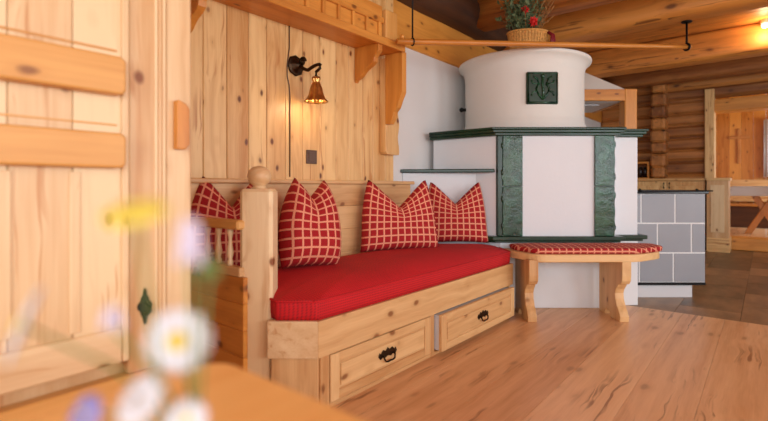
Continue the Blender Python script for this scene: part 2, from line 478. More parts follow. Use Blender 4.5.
mb = MB(); mb.lathe([(.0,-.0),(.014,.002),(.02,.018),(.016,.03),(.0,.038)], (0,0,0), 12, Matrix.Translation((2.68,SY-.025,.075)) @ Matrix.Rotation(pi/2,4,'X')); mb.build('knob', 'orange', sh)
def bracket(c, zb, name='bracket', yb=D, mat='orange', t=.022):
    h = -zb
    pr = [(yb-.001,0),(SY+.01,0)]
    for t_ in range(13):
        u = t_/12
        pr.append((SY+.012+(yb-.02-SY)*(.10*sin(u*pi*2.2)**2+ .95*u**1.8), -.05-(h-.07)*u))
    pr.append((yb-.001,-h))
    m_ = MB(); m_.prism(pr, 'yz', c-t, c+t, 'zyx'); m_.build(name, mat, sh, .004)
bracket(2.5, -.25); bracket(1.2, -.25)
pr = [(2.235,0),(2.07,0),(2.07,-.30),(2.08,-.325),(2.09,-.34),(2.12,-.41),(2.15,-.44),(2.165,-.49),(2.185,-.525),(2.235,-.525)]
mb = MB(); mb.prism(pr, 'yz', 2.75, 2.80, 'zyx'); mb.build('bracket', 'orange', sh, .004)
pr = [(2.76,-.02),(2.93,-.02)]
for i in range(17):
    u = i/16; pr.append((2.93-.018*(1-cos(u*6*pi))*.5, -.1-.62*u))
pr += [(2.925,-.75),(2.78,-.75),(2.76,-.73)]
mb = MB(); mb.prism(pr, 'xz', 2.235, 2.299, 'zxy'); mb.build('fluted_stile', 'panel', sh, .003)
# left end bracket/knob under the shelf is hidden by the cupboard

# ------------------------------------------------------------------ wall lamp
lx, lz = 1.931, 1.763
lamp = thing('wall_lamp', 'dark bronze wall lamp with curved arm and bell flower shade', 'lamp', (lx, D, lz))
mb = MB(); R = Matrix.Rotation(pi/2,4,'X')
mb.lathe([(.0,.0),(.06,.0),(.064,.008),(.055,.014),(.048,.012),(.044,.022),(.030,.026),(.024,.04),(.0,.046)], (0,0,0), 24, R, True, (8,.05)); mb.build('rosette', 'bronze', lamp)
mb = MB(); P = []
for i in range(25):
    u = i/24
    P.append((.004+.035*u, -.03-.155*u+.0, .0-.04*sin(u*pi*.9)*1.0+.055*max(0,u-.45)*2*(1-u)*2))
P += [(.037,-.192,-.015),(.037,-.19,-.035),(.034,-.175,-.048),(.032,-.16,-.055),(.032,-.16,-.08)]
mb.tube(P, [.011]*20+[.010]*(len(P)-20), 10); mb.build('arm', 'bronze', lamp)
mb = MB(); sp = []
for i in range(22):
    a = i/21*2.2*2*pi/1.6; r = .028*(1-i/26); sp.append((.014+.004, -.05-r*cos(a), .022+r*sin(a)))
mb.tube(sp, .009, 8); mb.build('scroll', 'bronze', lamp)
mb = MB(); prof = [(.008,0),(.022,-.002),(.026,-.02),(.018,-.03),(.024,-.045),(.034,-.07),(.041,-.105),(.05,-.13),(.066,-.15),(.070,-.156),(.064,-.150),(.045,-.126),(.034,-.1),(.022,-.06),(.012,-.04)]
mb.lathe(prof, (.032,-.16,-.085), 64, None, True, (8,.10)); mb.build('bell_shade', 'brass', lamp)
mb = MB(); mb.ball((.032,-.16,-.19), .02, 10, (1,1,1.3)); mb.build('bulb', 'bulb', lamp)
mb = MB(); mb.tube([(-.05,-.006,.36-.05),(-.05,-.006,.10),(-.058,-.006,.05),(-.068,-.006,-.02),(-.066,-.006,-.08),(-.052,-.006,-.13),(-.045,-.006,-.2),(-.046,-.006,-.70)], .0035, 6); mb.build('cable', 'brownplastic', lamp)
# switch
sw = thing('light_switch', 'small square brown light switch on the panelled wall below the lamp', 'switch', (2.065, D, 1.196))
mb = MB(); mb.box(-.045,.045,-.010,-.0005,-.045,.045,b=.003); mb.build('cover_plate', 'brownplastic', sw)
mb = MB(); mb.box(-.030,.030,-.015,-.0095,-.030,.030,b=.003); mb.build('rocker', 'brownplastic', sw)

# ------------------------------------------------------------------ cupboard on the left
E = 1.40; CX1 = .757
cup = thing('tall_cupboard', 'tall pale pine cupboard with battened door at the left edge', 'cupboard', (0, E, 0))
def cb(name, x0, x1, y0, y1, z0, z1, grain, mat='pale', b=.004, parent=cup):
    m_ = MB(); m_.box(x0, x1, y0, y1, z0, z1, grain, b); return m_.build(name, mat, parent)
m_ = MB(); m_.box(-.62, CX1-.002, .03, .6, .02, 2.5, 'zxy', .004); m_.build('carcass', 'pale', cup)
cb('base_board', -.62, CX1, -.012, .03, .0, .47, 'xzy', 'batten')
cb('corner_post', .676, CX1, 0, .05, .47, 2.5, 'zxy')
m_ = MB(); 
for q in range(3): m_.box(.641+q*.012, .649+q*.012, -.008, .0, .48, 2.48, 'zxy', .002)
m_.build('moulding', 'pale', cup)
cb('door_jamb', .568, .674, -.004, .04, .47, 2.5, 'zxy')
latch = MB(); latch.prism([(0,0),(.028,0),(.04,.016),(.04,.125),(.028,.14),(.006,.15),(0,.145)], 'xz', -.026, -.001, 'zxy'); latch.build('turn_latch', 'orange', cup, .003, loc=(.698,0,1.115))
door = MB()
dx0, dx1 = -.38, .564
x = dx0
k = 0
for q in range(7):
    w = (dx1-dx0)/7; door.box(dx0+q*w+.0008, dx0+(q+1)*w-.0008, -.010, .012, .515, 2.46, 'zxy', .002)
dr = door.build('door', 'pale', cup)
def bat(z0, z1):
    pr = [(dx0,z0),(dx1-.02-.010,z0),(dx1-.02,z0+.010),(dx1-.02,z1-.012),(dx1-.02-.01,z1),(dx0,z1)]
    m_ = MB(); m_.prism(pr, 'xz', -.052, -.010, 'xzy'); return m_.build('batten', 'batten', dr, .006)
bat(1.250, 1.352); bat(1.052, 1.145)
m_ = MB(); m_.box(dx1-.018, dx1, -.020, -.010, .515, 2.46, 'zxy', .004); m_.box(.17,.30,-.016,-.010,.64,1.04,'zxy',.005); m_.box(.42,.445,-.015,-.010,.62,1.04,'zxy',.005); m_.build('door_stile', 'pale', dr)
m_ = MB(); m_.box(dx0, dx1-.02, -.024, -.010, .515, .61, 'xzy', .004); m_.build('bottom_rail', 'pale', dr)
m_ = MB(); m_.box(dx0, dx1-.03, -.013, -.010, 1.372, 1.378, 'xzy', .001); m_.box(dx0, dx1-.03, -.013, -.010, 1.168, 1.173, 'xzy', .001); m_.build('scratch_moulding', 'batten', dr)
m_ = MB(); pr = []
for k_ in range(48):
    a_ = 2*pi*k_/48; r_ = .030+.006*cos(4*a_)+.003*cos(8*a_); pr.append((r_*.52*cos(a_), r_*1.35*sin(a_)))
m_.prism(pr, 'xz', -.010, -.004); m_.tube([(.0,-.012,.012),(.012,-.014,.002),(.014,-.016,-.014),(.004,-.016,-.024),(-.006,-.014,-.016)], .004, 8)
m_.build('lock_plate', 'black', cup, loc=(.612,.0,.655))

# ------------------------------------------------------------------ corner bench
FY = 1.51
bn = thing('corner_bench', 'built-in pine corner bench with two drawers under the red seat', 'bench', (0,0,0))
def bb(name, x0, x1, y0, y1, z0, z1, grain, mat='bench', b=.004, parent=bn):
    m_ = MB(); m_.box(x0, x1, y0, y1, z0, z1, grain, b); return m_.build(name, mat, parent)
cA = W(-.51, 2.04); cB = (1.396, 1.515)
def off(p, d): return (p[0]+K*d, p[1]+S*d)
# rails
m_ = MB(); m_.prism([(1.397,FY),(3.425,FY),(3.425,FY+.04),(1.413,FY+.04)], 'xy', .25, .412, 'xzy'); m_.build('front_rail', 'bench', bn, .004)
cA2 = off(cA,.04); cB2 = (1.413, FY+.04)
m_ = MB(); m_.prism([cA, (1.396,FY), cB2, cA2], 'xy', .25, .414, 'xzy'); m_.build('corner_rail', 'pale', bn, .004)
cL = off(W(-.497,2.04), .02); cR = off((1.396,1.512), .022)
m_ = MB(); m_.prism([cL, cR, off(cR,.02), off(cL,.02)], 'xy', 0, .25, 'zxy'); m_.build('corner_panel', 'bench', bn, .003)
# lower front frame
f0 = FY+.012
bb('stile', 1.425, 1.478, f0, f0+.03, 0, .25, 'zxy'); bb('stile', 2.295, 2.338, f0, f0+.03, 0, .25, 'zxy'); bb('stile', 3.372, 3.396, f0, f0+.03, 0, .25, 'zxy')
bb('plinth_rail', 1.478, 3.372, f0+.002, f0+.03, 0, .024, 'xzy')
bb('seat_board', 1.43, 3.355, 1.57, 2.13, .385, .41, 'xyz')
bb('end_board', 3.36, 3.396, FY+.05, 2.1, 0, .38, 'yzx')
def handle(parent, x, y, z):
    m_ = MB()
    pr = [(-.06,.0),(-.052,.012),(-.045,.006),(-.03,.018),(-.012,.012),(0,.022),(.012,.012),(.03,.018),(.045,.006),(.052,.012),(.06,0),(.048,-.012),(.03,-.006),(.02,-.012),(0,-.006),(-.02,-.012),(-.03,-.006),(-.048,-.012)]
    m_.prism([(p[0]*1.25,p[1]*1.5) for p in pr], 'xz', -.005, 0); h = m_.build('handle_plate', 'bronze', parent, .0015, loc=(x,y,z))
    m_ = MB(); m_.tube([(-.042,-.008,.0),(-.044,-.016,-.012),(-.036,-.020,-.028),(-.018,-.021,-.032),(0,-.021,-.03),(.018,-.021,-.032),(.036,-.020,-.028),(.044,-.016,-.012),(.042,-.008,0)], .005, 8)
    m_.build('bail', 'bronze', h)
def drawer(x0, x1, y, label=None, box=False):
    m_ = MB(); z0, z1 = .028, .243; fr = .055
    m_.box(x0, x1, y+.006, y+.02, z0, z1, 'xzy', .002)
    m_.box(x0, x0+fr, y-.002, y+.008, z0, z1, 'zxy', .003); m_.box(x1-fr, x1, y-.002, y+.008, z0, z1, 'zxy', .003)
    m_.box(x0+fr, x1-fr, y-.002, y+.008, z0, z0+fr*.8, 'xzy', .003); m_.box(x0+fr, x1-fr, y-.002, y+.008, z1-fr*.8, z1, 'xzy', .003)
    d = m_.build('drawer', 'bench', bn)
    m_ = MB(); m_.box(x0+fr+.012, x1-fr-.012, y-.001, y+.008, z0+fr*.8+.012, z1-fr*.8-.012, 'xzy', .005); m_.build('raised_panel', 'bench', d)
    handle(d, (x0+x1)/2, y-.002, (z0+z1)/2+.005)
    if box:
        m_ = MB(); m_.box(x0+.004, x1-.02, y+.02, y+.42, z0+.004, z1-.004, b=.002); o = m_.build('drawer_box', 'white', d); o['label'] = 'white drawer box side showing at the open gap'
    return d
drawer(1.482, 2.290, FY+.008)
drawer(2.345, 3.366, FY-.034, box=True)
# left end: post, armrest, balusters, end panel
pX0, pX1, pY0, pY1 = -.645, -.498, 2.085, 2.205
px_, py_ = W((pX0+pX1)/2, (pY0+pY1)/2)
m_ = MB(); hw = (pX1-pX0)/2; hd = (pY1-pY0)/2
m_.box(-hw, hw, -hd, hd, 0, .992, 'zxy', .014); post = m_.build('corner_post', 'pale', bn, loc=(px_,py_,0), rz=CAMROT)
m_ = MB(); m_.lathe([(.0,0),(.032,0),(.036,.006),(.028,.012),(.03,.016),(.048,.034),(.054,.058),(.048,.082),(.03,.1),(.0,.107)], (0,0,.991), 22); m_.build('finial', 'pale', post)
ax = 1.215
bb('armrest', ax-.03, ax+.03, 1.80, 2.285, .81, .852, 'yxz', 'batten', .008)
for yy in (1.90, 1.995, 2.09, 2.185):
    m_ = MB(); m_.lathe([(.014,0),(.014,.02),(.009,.03),(.016,.06),(.011,.09),(.008,.12),(.011,.14),(.014,.155),(.014,.17)], (ax,yy,.64), 12); m_.build('baluster', 'pale', bn)
bb('lower_arm_rail', ax-.02, ax+.02, 1.80, 2.285, .60, .642, 'yxz', 'bench')
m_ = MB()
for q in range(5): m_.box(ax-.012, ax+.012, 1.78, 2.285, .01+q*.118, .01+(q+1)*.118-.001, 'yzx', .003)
m_.build('end_panel', 'orange', bn)  # darker brown wood, with the cupboard's shade also put into its colour
# backrest
m_ = MB()
for q in range(4): m_.box(1.18, 3.08, 2.235, 2.262, .40+q*.157, .40+(q+1)*.157-.001, 'xzy', .003)
m_.build('backrest', 'bench', bn)
bb('backrest_cap', 1.16, 3.10, 2.205, 2.297, 1.020, 1.046, 'xyz', 'bench', .006)

# ------------------------------------------------------------------ red seat cushion
poly = [(1.402,1.520),(3.405,1.517),(3.665,1.772),(3.36,2.15),(3.30,2.215),(1.262,2.215),(1.262,1.86),W(-.50,2.088),W(-.472,2.048)]
poly = rounded(poly, [.02,.05,.05,.03,.02,.03,.02,.02,.01], 4); poly = subdiv(poly, .06)
vs, fs = dome(poly, .4145, .498, .066, .004, 4.5)
mb = MB(); mb.add(vs, fs, off=False, smooth=True)
seat = mb.build('seat_cushion', 'redfab'); tag(seat, 'long bright red upholstered seat cushion lying on the corner bench', 'cushion')
mb = MB(); mb.tube([(p[0],p[1],.500) for p in poly]+[(poly[0][0],poly[0][1],.500)], .006, 6); mb.build('piping', 'redfab', seat)

# ------------------------------------------------------------------ throw pillows
def pillow_mesh(Wd, H, T, chop=.10, pinch=.10, N=26, seed=1, bp=0):
    rng = random.Random(seed); vs = []; fs = []; gcs = []; idx = {}
    ph = rng.uniform(0,6)
    def pos(u, v, side):
        x = Wd/2*u*(1-.06*(1-v*v)); z = H/2*v*(1-.05*(1-u*u))
        up = max(0, (v+.35)/1.35)
        x *= (1-pinch*up**2)*(1-bp*max(0,-v)**2)
        z -= chop*max(0,1-abs(u)*1.05)**1.15*up**1.5
        e = max(0, (1-u**4)*(1-v**4))
        t = T/2*(e**.55)*(1-.12*v)
        t *= 1-.45*math.exp(-(u/.16)**2)*up**2
        t += .006*sin(5*u+ph)*e+.004*sin(7*v+ph)*e
        bend = -.03*(u*u)
        return (x, side*t+bend*0, z+H/2)
    for side in (-1, 1):
        for i in range(N+1):
            for j in range(N+1):
                u = -1+2*i/N; v = -1+2*j/N; b = i in (0,N) or j in (0,N)
                key = (i,j,0 if b else side)
                if key not in idx:
                    idx[key] = len(vs); vs.append(pos(u,v,side)); gcs.append((u*Wd/2+.0, v*H/2, 0))
        g = lambda i, j: idx[(i,j,0 if (i in (0,N) or j in (0,N)) else side)]
        for i in range(N):
            for j in range(N): fs.append([g(i,j), g(i+1,j), g(i+1,j+1), g(i,j+1)])
    return vs, fs, gcs
def pillow(label, X, Y, z, phi, lean, Wd, H, T, chop, pinch, seed, roll=0, bp=0):
    x, y = W(X, Y)
    vs, fs, gcs = pillow_mesh(Wd, H, T, chop, pinch, 26, seed, bp)
    m_ = MB(); m_.add(vs, fs, gcs=gcs, off=False, smooth=True)
    o = m_.build('throw_pillow', 'check'); o.location = (x, y, z)
    o.rotation_euler = (Matrix.Rotation(CAMROT+radians(phi),3,'Z') @ Matrix.Rotation(-radians(lean),3,'X') @ Matrix.Rotation(radians(roll),3,'Y')).to_euler()
    tag(o, label, 'pillow', 'checked throw pillows on the corner bench')
    m_ = MB(); m_.tube([(k_/6*Wd/2*.93*(1-bp), 0, .012+.012*(1-(k_/6)**2)) for k_ in range(-6,7)], .006, 6); m_.build('piping', 'check', o)
    return o
pillow('red checked pillow behind the armrest spindles and the post with the ball finial', -.775, 2.41, .56, 30, 8, .48, .50, .15, .15, .42, 1)
pillow('red checked pillow standing alone just right of the ball-topped post', -.405, 2.58, .555, 34, 10, .385, .50, .23, .10, .52, 2, 4, .12)
pillow('red checked pillow overlapping its neighbour, below the right end of the backrest cap', .12, 3.30, .55, 20, 8, .60, .505, .16, .19, .26, 3)
pillow('red checked pillow leaning on the white stove wall beneath the thin green ledge', .585, 3.80, .545, 0, 8, .53, .50, .15, .17, .24, 4)

# ------------------------------------------------------------------ tiled stove
SX_, SY_ = 1.43, 3.85
st = camthing('tiled_stove', 'white plastered stove with green glazed tiles and round domed top', 'stove', SX_, SY_)
def L(p): return (p[0]-SX_, p[1]-SY_)
body = [(.945,3.85),(1.905,3.85),(1.905,3.965),(2.15,3.965),(2.15,4.95),(1.0,4.94),(.445,4.245)]
m_ = MB(); m_.prism([L(p) for p in body], 'xy', .58, 1.43, off=False); m_.build('firebox_body', 'stove', st, .008)
base = [(.96,3.86),(1.90,3.86),(1.90,3.95),(2.145,3.95),(2.145,4.93),(1.0,4.93),(.46,4.25)]
m_ = MB(); m_.prism([L(p) for p in base], 'xy', 0, .58, off=False); m_.build('base', 'stove', st, .008)
def ledge(d, z0, z1):
    p = [(.940-d,3.85-d),(1.905+d,3.85-d),(1.905+d,3.965-d),(2.15+d,3.965-d),(2.15+d,4.97),(1.02,4.97),(.445,4.25),(.42-.35*d,4.235-d)]
    return [L(q) for q in p], z0, z1
m_ = MB()
for a in (ledge(.03,1.42,1.445), ledge(.05,1.443,1.468), ledge(.062,1.466,1.486)): m_.prism(a[0], 'xy', a[1], a[2], off=False)
m_.build('cornice', 'greenledge', st, .006, 3)
m_ = MB()
for a in (ledge(.03,.545,.565), ledge(.055,.563,.597)): m_.prism(a[0], 'xy', a[1], a[2], off=False)
m_.build('skirting_ledge', 'greenledge', st, .007, 3)
def pilaster(x0, x1, outer):
    o_ = None
    for z0, z1 in ((.598,1.005),(1.008,1.421)):
        pr = []
        n = 20
        zz = [z0+(z1-z0)*i/n for i in range(n+1)]
        amp = [0.0+.005*abs(sin(i*pi/n*3))*(1 if 2 < i < n-2 else .2)+(.006 if i in (3,4,n-4,n-3) else 0) for i in range(n+1)]
        if outer < 0: pr = [(x0-amp[i], zz[i]) for i in range(n,-1,-1)]+[(x1,z0),(x1,z1)]
        else: pr = [(x1+amp[i], zz[i]) for i in range(n+1)]+[(x0,z1),(x0,z0)]
        m_ = MB(); m_.prism([(p[0]-SX_, p[1]) for p in pr], 'xz', -.022, .002, off=False)
        o_ = m_.build('pilaster_tile', 'green', st, .004)
pilaster(.975, 1.135, -1); pilaster(1.728, 1.888, 1)
m_ = MB()
m_.prism([L((.932,3.833)),L((.972,3.833)),L((.972,3.852)),L((.945,3.90)),L((.922,3.875))], 'xy', .598, 1.42, off=False)
for i in range(4): m_.ball((.968-SX_, -.016, .68+i*.22), .012, 8, (1,1,2.2))
m_.build('corner_tile', 'greenledge', st, .004)
m_ = MB(); prof = [(.0,1.48),(.566,1.48),(.568,1.51),(.552,1.525),(.556,1.55),(.541,1.575),(.539,1.62),(.539,1.99),(.541,2.03),(.549,2.065),(.566,2.098),(.588,2.116),(.598,2.122),(.602,2.135),(.600,2.148),(.59,2.152),(.0,2.152)]
m_.lathe([(r,z) for r, z in prof], (1.32-SX_, 4.45-SY_, 0), 96); m_.build('dome', 'drum', st)
rt = MB(); tx = 1.322-SX_; ty = 4.45-.539-SY_
rt.box(tx-.132, tx+.132, ty-.012, ty+.05, 1.692, 1.962, b=.008); rt = rt.build('relief_tile', 'greenledge', st)
m_ = MB()
m_.tube([(tx-.118,ty-.013,1.706),(tx+.118,ty-.013,1.706),(tx+.118,ty-.013,1.948),(tx-.118,ty-.013,1.948),(tx-.118,ty-.013,1.706)], .008, 6)
for s_ in (-1,1):
    m_.tube([(tx,ty-.014,1.73),(tx+s_*.035,ty-.016,1.77),(tx+s_*.055,ty-.016,1.82),(tx+s_*.03,ty-.016,1.86),(tx+s_*.045,ty-.016,1.90),(tx+s_*.075,ty-.014,1.92)], .009, 6)
    m_.tube([(tx+s_*.05,ty-.014,1.80),(tx+s_*.085,ty-.014,1.79),(tx+s_*.095,ty-.014,1.76)], .007, 6)
    m_.tube([(tx+s_*.04,ty-.014,1.86),(tx+s_*.085,ty-.014,1.865),(tx+s_*.095,ty-.014,1.89)], .007, 6)
m_.tube([(tx,ty-.014,1.73),(tx+.004,ty-.016,1.80),(tx-.004,ty-.016,1.86),(tx,ty-.014,1.925)], .010, 6); m_.ball((tx,ty-.012,1.925), .018, 8)
m_.build('relief', 'green', rt)
m_ = MB(); a = radians(178)
m_.tube([(1.32-SX_+.53*cos(a), 4.45-SY_+.53*sin(a), 1.735),(1.32-SX_+.575*cos(a), 4.45-SY_+.575*sin(a), 1.735)], .014, 10); m_.ball((1.32-SX_+.58*cos(a), 4.45-SY_+.58*sin(a), 1.735), .022, 10); m_.build('clean_out_knob', 'black', st)
blk = [(.79,3.98),(.155,3.98),(.445,4.24),(.80,4.24)]
m_ = MB(); m_.prism([L(p) for p in blk], 'xy', 0, 1.122, off=False); m_.build('warming_wall', 'stove', st, .008)
lg = [(.135,3.955),(.905,3.84),(.915,3.86),(.60,4.13),(.33,4.13)]
m_ = MB(); m_.prism([L(p) for p in lg], 'xy', 1.120, 1.150, off=False); m_.build('side_ledge', 'greenledge', st, .008, 3)

# ------------------------------------------------------------------ stove bench
sb = camthing('stove_bench', 'small pine bench with shaped trestle legs in front of the stove', 'bench', 1.5, 3.6)
def Lb(p): return (p[0]-1.5, p[1]-3.6)
seatp = [(.965,3.795),(.975,3.66),(1.11,3.415),(1.86,3.415),(2.145,3.60),(2.16,3.795)]
sp_ = rounded(seatp, [.01,.08,.10,.10,.10,.02], 6)
m_ = MB(); m_.prism([Lb(p) for p in sp_], 'xy', .450, .505, 'xyz'); m_.build('seat', 'bench', sb, .006)
def leg(x):
    pr = [(3.79,.465),(3.79,.0),(3.70,.0),(3.685,.035),(3.66,.055),(3.63,.05),(3.61,.03),(3.60,.0),(3.455,.0),(3.45,.04),(3.47,.075),(3.50,.11),(3.525,.16),(3.53,.20),(3.515,.235),(3.49,.26),(3.48,.275),(3.445,.285),(3.425,.31),(3.42,.35),(3.42,.465)]
    m_ = MB(); m_.prism([(p[0]-3.6, p[1]) for p in pr], 'yz', x-1.5-.034, x-1.5+.034, 'zyx'); m_.build('leg', 'bench', sb, .005)
leg(1.095); leg(1.775)
m_ = MB(); m_.box(1.126-1.5, 1.744-1.5, .115, .14, .40, .463, 'xzy', .003); m_.build('stretcher', 'bench', sb)
cp = [(1.01,3.78),(1.02,3.655),(1.12,3.455),(1.87,3.455),(2.16,3.61),(2.17,3.78)]
cx, cy = W(1.5, 3.6)
cp = subdiv(rounded([Lb(p) for p in cp], [.02,.05,.05,.05,.05,.02], 4), .05)
vs, fs = dome(cp, .506, .540, .014, .012, 3)
mb = MB(); mb.add(vs, fs, gcs=[(v[0], v[1]+(v[2]-.53)*1.0, 0) for v in vs], off=False, smooth=True)
bc = mb.build('bench_pad', 'check', None, loc=(cx,cy,0), rz=CAMROT); tag(bc, 'thin red checked seat pad on the small bench by the stove', 'cushion')

# ------------------------------------------------------------------ pole over the stove
A = Vector((*W(.091,3.274), 2.018)); B = Vector((*W(2.877,4.40), 2.316))
mb = MB(); P = [A+(B-A)*i/10 for i in range(11)]
mb.tube(P, .021, 14); pole = mb.build('drying_pole', 'orange'); tag(pole, 'long round wooden drying pole hanging across the front of the stove top', 'pole')
p1 = A+(B-A)*.04
hk = thing('hanging_rod', 'thin black iron rod holding the left end of the drying pole', 'rod', tuple(p1))
mb = MB(); mb.tube([(0,0,ZC-p1.z),(0,0,.024)], .006, 8); mb.build('rod', 'black', hk)
mb = MB(); d = (B-A).normalized(); u = Vector((0,0,1)).cross(d).normalized(); w = d.cross(u)
mb.tube([u*(.026*cos(a))+w*(.026*sin(a)) for a in [pi/2+2*pi*i/20*.97 for i in range(21)]], .005, 8); mb.build('loop', 'black', hk)
p2 = A+(B-A)*.985
h2 = thing('ceiling_hook', 'black iron hook screwed under the beam holding the right pole end', 'hook', tuple(p2))
mb = MB(); mb.tube([(0,0,2.55-p2.z),(0,0,.06)]+[tuple(u*(.03*cos(a)+0)+w*(.03*sin(a))) for a in [pi*.5+i/16*pi*1.45 for i in range(17)]], .009, 8); mb.build('hook', 'black', h2)
mb = MB(); mb.lathe([(0,0),(.045,0),(.045,-.008),(.03,-.014),(0,-.014)], (0,0,2.55-p2.z), 16); mb.build('mount_plate', 'black', h2)

# ------------------------------------------------------------------ flower basket on the stove
fb = camthing('flower_basket', 'woven straw basket on top of the white stove dome', 'basket', 1.27, 4.13, 2.152)
mb = MB()
pr = [(.0,0),(.14,0),(.145,.01)]
for i in range(10): pr.append((.147+.004*(i%2)+.025*i/9, .015+i*.019))
pr += [(.178,.2),(.166,.2),(.15,.1),(.13,.03),(.0,.03)]
mb.lathe(pr, (0,0,0), 40, Matrix.Diagonal((1,.66,1,1)), True); 
for i in range(40):
    a = 2*pi*i/40; mb.tube([(.15*cos(a),.15*.66*sin(a),.01),(.176*cos(a),.176*.66*sin(a),.2)], .005, 5)
mb.build('basket_body', 'wicker', fb)
mb = MB(); mb.tube([(.18*cos(a),.18*.66*sin(a),.202) for a in [2*pi*i/32 for i in range(33)]], .009, 6); mb.build('rim', 'wicker', fb)
mb = MB()
for a in (-.3,.2,.7): mb.tube([(.15,-.06,.2),(.185+.01*a,-.09,.16),(.18+.03*a,-.10,.10-.03*a),(.19+.02*a,-.1,.06)], [.012,.014,.012,.006], 6)
mb.build('ribbon_bow', 'ribbon', fb)
bx, by = W(1.27, 4.13)
mb = MB(); rng = random.Random(5)
def leafquad(mb, p, d, l, w, mat=None):
    d = d.normalized(); s_ = d.cross(Vector((rng.uniform(-1,1),rng.uniform(-1,1),rng.uniform(-1,1)))).normalized()*w
    n_ = d.cross(s_).normalized()*w*.3
    mb.add([p, p+d*l*.45+s_+n_, p+d*l, p+d*l*.45-s_+n_, p+d*l*.5-n_*.3], [[0,1,4],[1,2,4],[2,3,4],[3,0,4]], smooth=True)
for i in range(80):
    a = rng.uniform(0,2*pi); rr = rng.uniform(0,.12)
    p0 = Vector((rr*cos(a)-.04, rr*.6*sin(a), .18)); tip = p0+Vector((rng.uniform(-.16,.13), rng.uniform(-.10,.05), rng.uniform(.1,.42)))
    mid = (p0+tip)/2+Vector((rng.uniform(-.02,.02),rng.uniform(-.02,.02),.03))
    mb.tube([p0,mid,tip], .0022, 5)
    for k in range(7):
        t = rng.uniform(.35,1); q = p0.lerp(tip,t)
        leafquad(mb, q, Vector((rng.uniform(-1,1),rng.uniform(-1,1),rng.uniform(-.2,1))), rng.uniform(.035,.075), rng.uniform(.010,.020))
gr = mb.build('dried_greenery', 'darkleaf', None, loc=(bx,by,2.152), rz=CAMROT); stuff(gr); tag(gr, 'dense dark green dried foliage standing in the basket on the stove', 'foliage')
mb = MB()
for i in range(16):
    p0 = Vector((rng.uniform(0,.1), rng.uniform(-.05,.05), .18)); tip = p0+Vector((rng.uniform(.0,.16), rng.uniform(-.09,.02), rng.uniform(.15,.36)))
    mb.tube([p0,(p0+tip)/2+Vector((0,0,.03)),tip], .003, 5)
    for k in range(4): leafquad(mb, p0.lerp(tip,rng.uniform(.5,1)), Vector((rng.uniform(-1,1),rng.uniform(-1,1),1)), .05, .006)
gr = mb.build('dried_grass', 'straw', None, loc=(bx,by,2.152), rz=CAMROT); stuff(gr); tag(gr, 'straw brown dried grass at the right of the stove basket', 'foliage')
def red_flower(lx_, ly_, lz_, r, label):
    px, py = W(1.27+lx_, 4.13+ly_)
    t = thing('red_flower', label, 'flower', (px,py,2.152+lz_), CAMROT, 'red flowers in the basket on the stove')
    mb = MB()
    for ring, (n, el, sc) in enumerate(((9,.1,1),(8,.5,.85),(6,.95,.7),(4,1.3,.5))):
        for i in range(n):
            a = 2*pi*i/n+ring*.4
            d = Vector((cos(a)*cos(el), -sin(el)*1.0, sin(a)*cos(el))); leafquad(mb, Vector((0,0,0)), d, r*sc, r*.32)
    mb.ball((0,0,0), r*.45, 8); mb.build('petals', 'redflower', t)
    mb = MB(); mb.tube([(0,.004,0),(-lx_*.2,.02,-lz_*.4+.05),(-lx_*.5,-ly_*.8,.2-lz_)], .003, 5); mb.build('stem', 'straw', t)
red_flower(-.055,-.10,.375,.040,'red flower at the upper left of the stove basket bouquet')
red_flower(.012,-.11,.268,.05,'larger red flower low in the middle of the stove basket bouquet')

# ------------------------------------------------------------------ range hood
hd_ = camthing('range_hood', 'white plastered range hood with wood frame and steel underside behind the stove', 'hood', 2.3, 4.9)
X0, X1, Y0, Y1 = 1.95, 2.585, 4.9, 5.75
def LH(p): return (p[0]-2.3, p[1]-4.9)
def hb(name, x0, x1, y0, y1, z0, z1, grain, mat, b=.004):
    m_ = MB(); m_.box(x0-2.3, x1-2.3, y0-4.9, y1-4.9, z0, z1, grain, b); return m_.build(name, mat, hd_)
hb('front_board', X0, X1, Y0, Y0+.03, 1.905, 2.025, 'xzy', 'orange')
hb('side_board', X1-.03, X1, Y0+.03, Y1, 1.905, 2.025, 'yzx', 'orange')
hb('frame_post', X1-.065, X1+.065, Y0-.005, Y0+.12, 0, 2.03, 'zxy', 'orange', .008)
m_ = MB()
q0, q1 = (X0+.02, Y0+.02), (X1-.02, Y1-.02); t0, t1 = (1.80, Y0+.45), (2.0, Y1-.02)
vs = [(q0[0],q0[1],2.02),(q1[0],q0[1],2.02),(q1[0],q1[1],2.02),(q0[0],q1[1],2.02),(1.42,5.15,2.36),(1.98,5.15,2.36),(1.98,q1[1],2.36),(1.42,q1[1],2.36)]
vs = [(v[0]-2.3, v[1]-4.9, v[2]) for v in vs]
m_.add(vs, [[0,1,5,4],[1,2,6,5],[2,3,7,6],[3,0,4,7],[4,5,6,7],[0,3,2,1]]); m_.build('canopy', 'hoodwhite', hd_, .01)
m_ = MB()
vs = [(X0,Y0+.03,1.915),(X1-.03,Y0+.03,1.915),(X1-.03,Y1,1.915),(X0,Y1,1.915),(X0+.05,Y0+.10,1.90),(X1-.12,Y0+.10,1.90),(X1-.12,Y1-.08,1.90),(X0+.05,Y1-.08,1.90)]
m_.add([(v[0]-2.3,v[1]-4.9,v[2]) for v in vs], [[0,1,2,3],[4,5,6,7],[0,1,5,4],[1,2,6,5],[2,3,7,6],[3,0,4,7]]); m_.build('steel_underside', 'white', hd_)
hb('filter', X0+.1, X1-.22, Y0+.22, Y1-.3, 1.893, 1.901, 'xyz', 'steel', .002)

